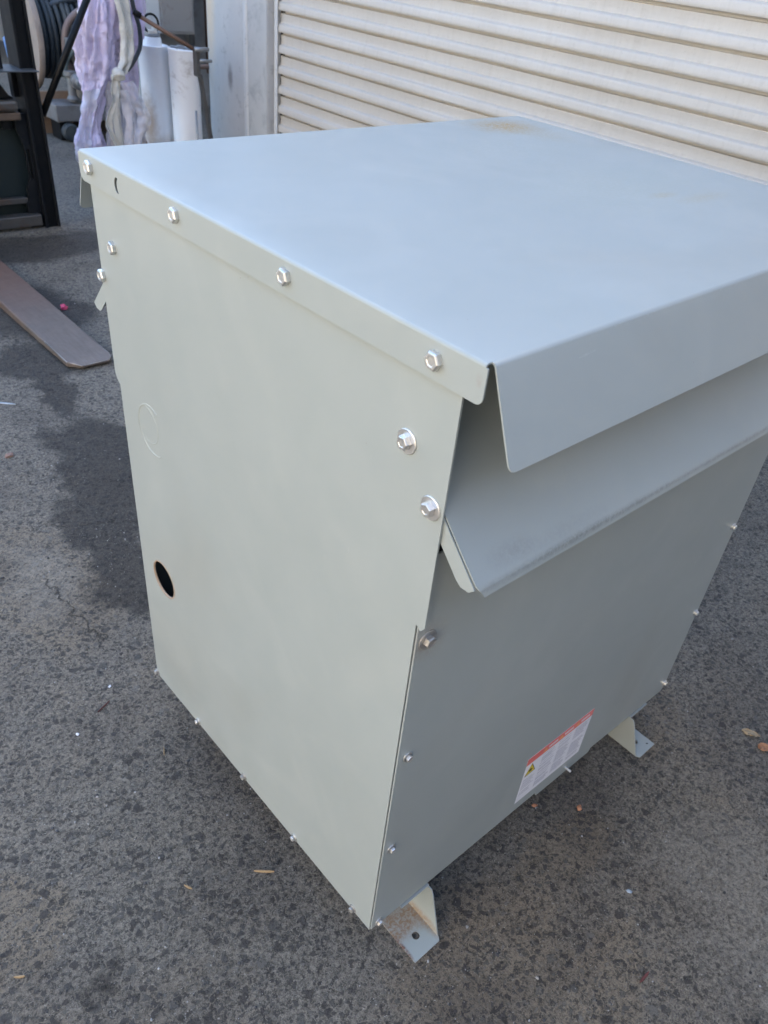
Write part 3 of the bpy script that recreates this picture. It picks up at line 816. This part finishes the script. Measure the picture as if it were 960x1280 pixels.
# chassis behind the mast, low and out of the frame to the left
# fork: tapered blade
def forkblade(cx, parent):
    bm = B(); secs = []
    for y, hl, hr_, zt, zb in ((2.458, .045, .064, .017, .010), (2.462, .050, .070, .021, .009), (2.478, .066, .083, .024, .008), (2.505, .088, .0885, .027, .006), (2.9, .0905, .0905, .034, .003), (3.6, .0915, .0915, .045, .003), (4.12, .092, .092, .05, .003)):
        secs.append([bm.verts.new((cx-.4+q, y-4.17, z)) for q, z in ((-hl, zb), (hr_, zb), (hr_, zt-.004), (hr_*.95, zt), (-hl*.95, zt), (-hl, zt-.004))])
    for a, b in zip(secs, secs[1:]):
        for k in range(6): bm.faces.new([a[k], a[(k+1) % 6], b[(k+1) % 6], b[k]])
    bm.faces.new(secs[0]); bm.faces.new(secs[-1])
    box(bm, cx-.4-.092, cx-.4+.092, -.05, -.0, .003, .50)
    return link('fork_blade', bm, M['fork'], fk, bevel=.002)
f1 = forkblade(.632, fk)
bm = B(); tube(bm, [(.632-.4-.0875, -1.45, .0275), (.632-.4-.086, -1.662, .0235), (.632-.4-.063, -1.691, .021), (.632-.4-.047, -1.708, .0175), (.632-.4+.066, -1.710, .0175), (.632-.4+.081, -1.691, .021), (.632-.4+.0868, -1.662, .0235), (.632-.4+.0875, -1.3, .029)], .0026, 6)
link('worn_edge', bm, M['worn_edge'], f1, smooth=True)
f2 = forkblade(-.55, fk)

# ------------------------------------------------------------------ canisters
def rusty_canister():
    k = N('white_canister_paint_rusted')
    c = k.mix(k.noise(8, 5), (.74, .74, .76), (.88, .88, .89))
    c = k.mix(k.ramp(k.noise(22, 7, .8), [(.62, 0.), (.72, .6)]), c, (.40, .33, .27))
    c = k.mix(k.math('MULTIPLY', k.spot((-.085, -.03, .36), (.045, .09, .17), .5), .85), c, (.33, .23, .16))
    c = k.mix(k.math('MULTIPLY', k.spot((0, -.05, .24), (.1, .1, .05), .6), .6), c, (.38, .30, .24))
    return k.set(c, .38, 0, k.bump(k.noise(50, 5), .0006))
M['canister_rusted'] = rusty_canister()
def canister(x, y, r, ztop, label, neck):
    t = thing('canister', label, 'canister', (x, y, 0), 'white steel canisters beside the wall')
    bm = B(); lathe(bm, [(0, .02), (r*.94, .02), (r, .04), (r*.995, .4), (r, ztop-.012), (r*1.03, ztop-.006), (r*1.03, ztop+.004), (r*.97, ztop+.006), (r*.95, ztop-.004), (0, ztop-.004)], 40)
    autosmooth(link('body', bm, M['canister_rusted' if neck else 'canister'], t), 40)
    if neck:
        bm = B(); lathe(bm, [(r*.62, ztop-.004), (r*.6, ztop+.035), (r*.54, ztop+.05), (0, ztop+.05)], 32); autosmooth(link('neck', bm, M['canister'], t))
        bm = B(); lathe(bm, [(r*.5, ztop+.05), (r*.54, ztop+.052), (r*.54, ztop+.062), (r*.48, ztop+.064), (0, ztop+.064)], 28); c = autosmooth(link('cap', bm, M['galv'], t))
        bm = B(); tube(bm, [(.05*math.cos(a), .0, ztop+.118+.05*math.sin(a)) for a in [2*PI*i/24 for i in range(24)]] + [(.05, 0, ztop+.118)], .007, 8, False)
        link('ring_handle', bm, M['black'], t, smooth=True)
        bm = B(); box(bm, -.028, .03, -.02, .02, ztop+.064, ztop+.085); box(bm, .01, .03, -.02, .02, ztop+.085, ztop+.115); link('latch', bm, M['zinc'], t, bevel=.003)
        bm = B(); bmesh.ops.create_uvsphere(bm, u_segments=16, v_segments=10, radius=.03, matrix=Matrix.Translation((r+.012, -.02, ztop-.03))); link('side_boss', bm, M['canister'], t, smooth=True)
    else:
        bm = B(); tube(bm, [(-.055, -.02, ztop+.004), (-.05, -.02, ztop+.022), (-.01, -.02, ztop+.022), (0, -.02, ztop+.004)], .006, 8); link('lid_handle', bm, M['galv'], t, smooth=True)
        bm = B(); tube(bm, [(-.07, .03, ztop+.012), (.06, -.05, ztop+.006)], .007, 8); link('lid_rod', bm, M['galv'], t, smooth=True)
    return t
canister(2.262, 4.9, .093, .79, 'white canister with ring handle and rust stained lower side, left of the pair', True)
canister(2.374, 4.72, .093, .795, 'plain white flat topped canister nearer the grey jamb, right of the pair', False)

# ------------------------------------------------------------------ pipe stand
ps = thing('pipe_stand', 'rusty pipe clamped to a leaning grey strut beside the right white canister', 'pipe stand', (2.28, 4.4, 0))
def rel(pts, o): return [tuple(Vector(p)-Vector(o)) for p in pts]
o0 = (2.28, 4.4, 0)
bm = B(); tube(bm, rel([(1.985, 4.52, .99), (2.27, 4.4, .84)], o0), .012, 10); link('rusty_pipe', bm, M['rustpipe'], ps, smooth=True)
bm = B(); tube(bm, rel([(1.965, 4.525, 1.005), (2.0, 4.51, .985)], o0), .017, 10); link('pipe_end', bm, M['black'], ps, smooth=True)
bm = B(); box(bm, -.014, .016, -.02, .02, .70, .855); link('clamp_block', bm, M['steelgrey'], ps, bevel=.006)
bm = B(); tube(bm, rel([(2.25, 4.36, .845), (2.345, 4.37, .845)], o0), .012, 8); link('clamp_bolt', bm, M['galv'], ps, smooth=True)
bm = B(); tube(bm, rel([(2.29, 4.38, .785), (2.37, 4.38, .783)], o0), .009, 8); link('clamp_bolt', bm, M['galv'], ps, smooth=True)
bm = B(); box(bm, -.012, .012, -.012, .012, 0, .72, Matrix.Translation((.13, 0, 0)) @ Matrix.Rotation(R_(-9), 4, 'Y')); link('leaning_strut', bm, M['steelgrey'], ps, bevel=.003)
bm = B(); tube(bm, rel([(2.30, 4.47, 0), (2.30, 4.47, .5)], o0), .007, 8); link('strut_rod', bm, M['galv'], ps, smooth=True)

# ------------------------------------------------------------------ plastic
def crumple(bm, path, n=96, amp=.35, seed=0, fr=9.):
    """path: (x,y,z, rx, ry) rings top to bottom, folded like gathered film"""
    rings = []
    P = [Vector(p[:3]) for p in path]; 
    pts = spline(P, 14); m_ = len(pts)
    for i, c in enumerate(pts):
        t = i/(m_-1)*(len(path)-1); k = min(int(t), len(path)-2); f = t-k
        rx = path[k][3]*(1-f)+path[k+1][3]*f; ry = path[k][4]*(1-f)+path[k+1][4]*f
        row = []
        for j in range(n):
            a = 2*PI*j/n; d = Vector((math.cos(a), math.sin(a), 0))
            q = Vector((d.x*2.2+seed, d.y*2.2, c.z*fr*.35+seed))
            w = 1 + amp*(abs(noise.noise(q*1.3))*1.6-.4) + amp*.55*(1-2*abs(noise.noise(q*3.4+Vector((5, 1, 2))))) - amp*.4 + amp*.26*(.5-abs(noise.noise(q*7+Vector((0, c.z*9, 0)))))*1.2 + amp*.14*noise.noise(q*17+Vector((0, 0, c.z*30)))
            row.append(bm.verts.new((c.x+d.x*rx*w, c.y+d.y*ry*w, c.z+.02*noise.noise(q*2)+.012*noise.noise(q*7))))
        rings.append(row)
    for a, b in zip(rings, rings[1:]):
        for j in range(n): bm.faces.new([a[j], a[(j+1) % n], b[(j+1) % n], b[j]])
bm = B(); crumple(bm, [(1.85, 4.62, 1.30, .05, .05), (1.83, 4.62, 1.12, .085, .07), (1.81, 4.62, 1.0, .115, .085), (1.79, 4.62, .88, .13, .09), (1.775, 4.62, .76, .13, .09), (1.755, 4.62, .67, .11, .08), (1.71, 4.6, .58, .065, .05), (1.675, 4.6, .48, .05, .045), (1.65, 4.6, .40, .06, .05), (1.63, 4.58, .33, .08, .06), (1.64, 4.58, .25, .085, .06), (1.66, 4.58, .15, .06, .05), (1.66, 4.58, .05, .03, .03)], seed=2)
pf = tag(link('plastic_film', bm, M['lilac'], smooth=True), 'crumpled lilac plastic film bundle hanging nearest the forklift', 'plastic film')
bm = B(); crumple(bm, [(2.04, 4.80, 1.25, .06, .05), (2.06, 4.80, 1.10, .10, .07), (2.07, 4.80, .98, .105, .07), (2.05, 4.80, .86, .09, .07), (2.02, 4.80, .76, .07, .06), (2.03, 4.78, .62, .05, .05), (2.03, 4.78, .5, .03, .03)], seed=7)
tag(link('plastic_film', bm, M['lilac'], smooth=True), 'smaller lilac plastic film bunch behind the left white canister', 'plastic film')
bm = B(); crumple(bm, [(1.80, 4.56, .66, .03, .03), (1.84, 4.56, .56, .07, .04), (1.87, 4.56, .44, .10, .05), (1.84, 4.56, .32, .09, .05), (1.80, 4.56, .2, .09, .05), (1.8, 4.56, .05, .07, .04)], seed=12, amp=.5)
cf = tag(link('clear_film', bm, M['clearfilm'], smooth=True), 'clear crinkled plastic sheet hanging below the white strap knot', 'plastic film')
# strap: broad ribbon down to a knot, three loose tails
def ribbon(bm, pts, w, seed=0, n=8, th=.3):
    P = spline(pts, n); rows = []
    for i, p in enumerate(P):
        ww = w*(1+.35*noise.noise(Vector((i*.21, seed, 0)))); tw = noise.noise(Vector((i*.12, seed+4, 2)))*1.6
        a = Vector((math.cos(tw), math.sin(tw)*.6, 0)); row = []
        for k in range(7):
            u = k/6-.5; row.append(tuple(p + a*u*ww + Vector((0, -.25*ww*math.cos(u*5+seed)+.1*ww*noise.noise(Vector((i*.3, k, seed))), 0))))
        rows.append(row)
    sheet(bm, rows, 0)
def folds(parent, mat, lst):
    for q, (pts, w, sd) in enumerate(lst):
        bm = B(); ribbon(bm, pts, w, sd, 12); link('loose_fold', bm, mat, parent, smooth=True)
folds(pf, M['clearfilm'], [([(1.66, 4.50, .62), (1.60, 4.49, .48), (1.57, 4.49, .36), (1.55, 4.49, .27), (1.60, 4.49, .15)], .10, 33)])
folds(cf, M['clearfilm'], [([(1.88, 4.50, .66), (1.93, 4.50, .55), (1.97, 4.50, .46), (1.93, 4.50, .36), (1.88, 4.50, .2)], .10, 51), ([(1.84, 4.48, .62), (1.86, 4.47, .45), (1.84, 4.47, .3), (1.86, 4.47, .1)], .07, 63)])
strap = thing('plastic_strap', 'off-white plastic strap knotted round the lilac film bundle', 'strap', (1.85, 4.5, 0))
o1 = (1.85, 4.5, 0)
def rb_(name, pts, w, seed):
    bm = B(); ribbon(bm, rel(pts, o1), w, seed); o = link(name, bm, M['strap'], strap, smooth=True); solid(o, .002)
rb_('strap_band', [(1.84, 4.5, 1.32), (1.865, 4.5, 1.12), (1.89, 4.49, .95), (1.885, 4.49, .84), (1.86, 4.48, .75), (1.80, 4.49, .69)], .07, 1)
rb_('strap_band', [(1.87, 4.51, 1.32), (1.91, 4.51, 1.08), (1.92, 4.51, .9), (1.90, 4.5, .78), (1.85, 4.49, .70)], .05, 5)
rb_('strap_tail', [(1.80, 4.48, .70), (1.77, 4.47, .62), (1.755, 4.47, .54), (1.72, 4.47, .46), (1.735, 4.47, .38), (1.79, 4.47, .26), (1.80, 4.47, .1)], .04, 9)
rb_('strap_tail', [(1.81, 4.49, .70), (1.80, 4.48, .60), (1.78, 4.48, .5), (1.79, 4.48, .35), (1.82, 4.48, .18)], .055, 13)
bm = B(); bmesh.ops.create_icosphere(bm, subdivisions=3, radius=.035, matrix=Matrix.Translation(Vector((1.815, 4.48, .70))-Vector(o1)))
for v in bm.verts: v.co += v.co.normalized()*0 + Vector((.012*noise.noise(v.co*40), .012*noise.noise(v.co*40+Vector((3, 3, 3))), .01*noise.noise(v.co*50)))
link('knot', bm, M['strap'], strap, smooth=True)
# pole the bundle hangs on and a loose lath
pole = thing('pole', 'pale upright pole carrying the lilac film bundle', 'pole', (1.85, 4.60, 0))
bm = B(); tube(bm, [(0, 0, 0), (.02, 0, 1.4)], .014, 10); link('pole_tube', bm, simple('pale_pole', (.45, .42, .38), .5), pole, smooth=True)
bm = B(); box(bm, -.08, .08, -.08, .08, 0, .01); link('pole_base', bm, M['steelgrey'], pole, bevel=.002)
bm = B(); tube(bm, [(2.10, 4.62, 0), (1.97, 4.66, .50)], .014, 6); tag(link('wooden_lath', bm, M['wood']), 'thin brown lath leaning between the clear film and left canister', 'lath')
bm = B(); tube(bm, spline([(2.0, 4.64, 1.25), (2.02, 4.63, 1.02), (2.04, 4.62, .92), (2.03, 4.61, .82), (1.97, 4.60, .74), (1.93, 4.6, .70)], 8), .013, 8)
tag(link('hose', bm, M['rubber'], smooth=True), 'dark hose curving down between the white strap and lilac film bunch', 'hose')

# ------------------------------------------------------------------ hose reel
hr = thing('hose_reel', 'large tan hose reel wound with dark hose on timber skids', 'hose reel', (2.10, 6.62, 0), rot=(0, 0, R_(-3)))
CZ, RF = .64, .385
MR = Matrix.Translation((0, 0, CZ)) @ Matrix.Rotation(PI/2, 4, 'Y')
bm = B(); lathe(bm, [(.05, -.006), (RF-.03, -.006), (RF-.025, -.022), (RF, -.022), (RF+.004, -.01), (RF+.004, .012), (RF, .022), (RF-.03, .022), (RF-.035, .006), (.05, .006)], 64, MR); fl1 = autosmooth(link('flange', bm, M['tan'], hr))
bm = B(); lathe(bm, [(.05, -.006), (RF-.03, -.006), (RF-.025, -.022), (RF, -.022), (RF+.004, -.01), (RF+.004, .012), (RF, .022), (RF-.03, .022), (RF-.035, .006), (.05, .006)], 64, Matrix.Translation((.46, 0, 0)) @ MR); autosmooth(link('flange', bm, M['tan'], hr))
bm = B(); lathe(bm, [(.12, -.01), (.12, .47)], 24, MR); link('drum', bm, M['blackgrey'], hr, smooth=True)
bm = B(); lathe(bm, [(0, -.07), (.05, -.07), (.05, -.0)], 16, MR); link('hub', bm, M['blackgrey'], hr, smooth=True)
bm = B(); rh = random.Random(4)
for lay, rad in ((0, .20), (1, .245), (2, .29)):
    turns = 9; P = []
    for i in range(turns*28+1):
        a = 2*PI*i/28; rr_ = rad + .008*math.sin(a*.7+lay) + .006*noise.noise(Vector((a*.5, lay*3, 0)))
        P.append((.045+.385*(i/(turns*28))+.006*math.sin(a*.3), rr_*math.cos(a), CZ+rr_*math.sin(a)))
    tube(bm, P, .0205, 8)
link('wound_hose', bm, M['rubber'], hr, smooth=True)
for ya in (-.30, .24):
    bm = B(); box(bm, -.10, .65, ya, ya+.06, .0, .12); link('skid', bm, M['wood'], hr, bevel=.004)
for xo in (-.085, .50):
    bm = B(); plate(bm, [[(-.27, .12), (.27, .12), (.06, CZ+.04), (-.06, CZ+.04)]], lambda a, b, d: (xo+d, a, b), .012); link('support_plate', bm, M['blackgrey'], hr, bevel=.002)
bm = B(); box(bm, -.10, .24, -.37, -.33, .12, .30); link('timber_board', bm, M['wood'], hr, bevel=.003)
bm = B(); tube(bm, [(-.085, -.04, .60), (-.13, -.1, .62), (-.16, -.1, .60), (-.15, -.1, .48)], .018, 8); link('crank_handle', bm, M['bluepaint'], hr, smooth=True)

# ------------------------------------------------------------------ pump machine in front of the reel
pm = thing('pump_trolley', 'old tan and grey pump on a steel frame behind the lilac film', 'pump', (2.25, 6.15, 0))
o2 = Vector((2.25, 6.15, 0))
bm = B(); box(bm, -.215, .55, -.11, .12, .13, .25); link('frame_beam', bm, M['machinegrey'], pm, bevel=.012)
for x in (-.17, .0, .4):
    bm = B(); box(bm, x-.02, x+.06, -.08, .08, .0, .13); link('leg', bm, M['black'], pm, bevel=.006)
bm = B(); lathe(bm, [(0, -.03), (.05, -.03), (.062, -.02), (.062, .02), (.05, .03), (0, .03)], 24, Matrix.Translation((-.13, -.12, .065)) @ Matrix.Rotation(PI/2, 4, 'X')); autosmooth(link('wheel', bm, M['rubber'], pm))
bm = B(); plate(bm, [[(.02, .25), (.15, .25), (.20, .32), (.21, .55), (.17, .61), (.08, .59), (.03, .57), (.015, .52), (.04, .42)]], lambda a, b, d: (a, -.10+d, b), .2); autosmooth(link('pump_housing', bm, M['machine'], pm, bevel=.02, seg=3), 50)
bm = B(); lathe(bm, [(0, 0), (.05, 0), (.055, .01), (.055, .05), (.035, .06), (.035, .10), (0, .10)], 20, Matrix.Translation((-.02, -.09, .40)) @ Matrix.Rotation(PI/2, 4, 'X')); autosmooth(link('valve', bm, M['galv'], pm))
bm = B(); lathe(bm, [(0, 0), (.035, 0), (.045, .02), (.03, .04), (.03, .16), (.045, .17), (.045, .2), (0, .2)], 20, Matrix.Translation((-.05, -.06, .26))); autosmooth(link('fitting', bm, M['machinegrey'], pm))
bm = B(); box(bm, -.02, .30, -.05, .08, .60, .66); box(bm, .1, .16, -.05, .03, .66, .80); link('bracket', bm, M['machinegrey'], pm, bevel=.006)
bm = B(); lathe(bm, [(0, 0), (.045, 0), (.05, .02), (.05, .05), (.03, .065), (0, .065)], 20, Matrix.Translation((.13, -.03, .78))); autosmooth(link('white_cap', bm, M['canister'], pm))
def hz(pts, r, mat, label):
    bm = B(); tube(bm, spline(pts, 10), r, 10); tag(link('hose', bm, M[mat], smooth=True), label, 'hose')
hz([(2.28, 6.2, .42), (2.245, 6.2, .50), (2.235, 6.2, .60), (2.265, 6.2, .72), (2.34, 6.2, .80), (2.43, 6.2, .84), (2.55, 6.25, .85), (2.7, 6.3, .8)], .0235, 'brownhose', 'brown hose arching above the pump in front of the reel')
hz([(2.22, 6.16, .39), (2.19, 6.15, .45), (2.21, 6.14, .53), (2.27, 6.13, .59), (2.34, 6.13, .68), (2.41, 6.14, .76), (2.5, 6.2, .8)], .024, 'greenhose', 'grey-green hose curving beneath the brown hose at the pump')
hz([(2.19, 6.45, .72), (2.22, 6.42, .80), (2.30, 6.4, .845), (2.42, 6.4, .87), (2.56, 6.4, .88), (2.75, 6.4, .86)], .022, 'rubber', 'dark wrapped hose lying over the top of the reel')
hz([(2.35, 6.12, .40), (2.33, 6.1, .50), (2.34, 6.1, .62), (2.33, 6.1, .74), (2.38, 6.12, .80)], .016, 'greenhose', 'thin grey-green hose standing upright beside the pump')
hz([(2.42, 6.1, .55), (2.40, 6.1, .66), (2.44, 6.12, .76), (2.50, 6.15, .70)], .018, 'rubber', 'short black hose loop touching the lilac film edge')
# tank far back
bm = B(); lathe(bm, [(0, .12), (.62, .12), (.68, .2), (.68, 1.8), (.5, 1.95), (0, 2.0)], 48)
tk = autosmooth(link('storage_tank', bm, M['tank'])); tk.location = (2.42, 10.2, 0)
tag(tk, 'smooth grey-blue storage tank far back behind the hose reel', 'tank')
for a in (0.5, 2.1, 3.7, 5.3):
    bm = B(); box(bm, .5*math.cos(a)-.04, .5*math.cos(a)+.04, .5*math.sin(a)-.04, .5*math.sin(a)+.04, 0, .125); link('tank_leg', bm, M['steelgrey'], tk)

# ------------------------------------------------------------------ small things on the ground
def sliver(x, y, L, w, ang, label, mat='splinter', h=.003, name='wood_splinter', cat='splinter', group=None, bend=.0):
    bm = B(); n = 7; rows = []
    rs2 = random.Random(int(abs(x*1000+y*77)))
    for i in range(n+1):
        t = i/n-.5; ww = w*.5*(1-(2*abs(t))**2.5*.85)*rs2.uniform(.8, 1.15)
        rows.append([bm.verts.new((t*L, bend*t*t*4+s*ww, z)) for s, z in ((-1, 0), (-.7, h), (.7, h*1.1), (1, 0))])
    for a, b in zip(rows, rows[1:]):
        for k in range(4): bm.faces.new([a[k], a[(k+1) % 4], b[(k+1) % 4], b[k]])
    bm.faces.new(rows[0]); bm.faces.new(rows[-1])
    o = link(name, bm, M[mat]); o.location = (x, y, .002); o.rotation_euler = (0, 0, ang)
    return tag(o, label, cat, group)
def toward(p, q): return math.atan2(q[1]-p[1], q[0]-p[0])
sliver(-.042, .261, .040, .0045, -.72, 'long tan wood splinter on asphalt near the cabinet lower left edge')
sliver(-.173, .326, .018, .004, 2.0, 'short thick wood splinter left of the long tan one')
sliver(-.477, .365, .018, .004, -.6, 'pale wood splinter in the lower left corner of the ground')
sliver(-.055, .636, .022, .003, 1.1, 'thin pale splinter just below the lower left cabinet corner')
sliver(-.102, .832, .04, .002, .4, 'thin dark twig lying left of the cabinet bottom corner', 'redbark')
sliver(.39, -.358, .030, .006, -.0, 'dark red scrap of bark on asphalt in front of the cabinet', 'redbark', name='bark_scrap', cat='scrap')
sliver(.24, 2.342, .08, .009, -.75, 'short pale blue stick at the left edge of the ground', 'bluechip', name='blue_stick', cat='stick')
def lump(x, y, s, mat, name, label, cat, flat=.5, seed=0):
    bm = B(); bmesh.ops.create_icosphere(bm, subdivisions=2, radius=s)
    for v in bm.verts:
        q = 1+.45*noise.noise(v.co*(1.4/s)+Vector((seed, 0, 0))); v.co = Vector((v.co.x*q, v.co.y*q*.75, v.co.z*flat*q))
    o = link(name, bm, M[mat]); o.location = (x, y, s*flat*.6); o.rotation_euler = (0, 0, seed*1.3)
    return tag(o, label, cat)
lump(.773, 3.066, .019, 'pink', 'plastic_scrap', 'small crumpled pink plastic scrap beside the fork blade', 'plastic scrap', .7, 1)
lump(.509, .015, .0065, 'clay', 'clay_chip', 'small orange clay chip nearest the warning label', 'chip', .4, 2)
lump(.585, -.053, .0075, 'clay', 'clay_chip', 'orange clay chip below the right foot of the cabinet', 'chip', .4, 3)
lump(.125, 1.995, .015, 'claybrown', 'clay_chip', 'brownish clay chip at the left edge below the fork', 'chip', .4, 5)
lump(.51, -.24, .006, 'bluechip', 'stone_chip', 'pale blue stone chip near the dark red scrap', 'chip', .4, 4)
lump(-.182, .795, .0045, 'white_label', 'paint_flake', 'white paint flake farther left of the cabinet bottom corner', 'flake', .25, 6)
lump(-.063, .883, .004, 'white_label', 'paint_flake', 'white paint flake close beside the dark twig', 'flake', .25, 8)
# dead leaf: two curled pieces
def leaf(x, y, L, w, ang, mat, label, seed):
    bm = B(); rows = []
    for i in range(11):
        t = i/10; ww = w*math.sin(PI*min(1, t*.9+.08))**.8; row = []
        for k in range(7):
            u = k/6-.5
            row.append(((t-.5)*L, u*ww*(1+.3*noise.noise(Vector((t*5, u*4, seed)))), .003+abs(u)*w*.35+.006*noise.noise(Vector((t*4, u*5, seed+2)))))
        rows.append(row)
    sheet(bm, rows, 0); o = link('dead_leaf', bm, M[mat], smooth=True); solid(o, .0005)
    o.location = (x, y, .003); o.rotation_euler = (0, 0, ang); tag(o, label, 'leaf')
leaf(1.105, -.20, .045, .018, -1.1, 'leaf', 'pale tan curled dead leaf at the right edge of the ground', 1)
leaf(1.09, -.245, .034, .026, -.8, 'leafbrown', 'rust brown dead leaf beside the pale tan one', 2)
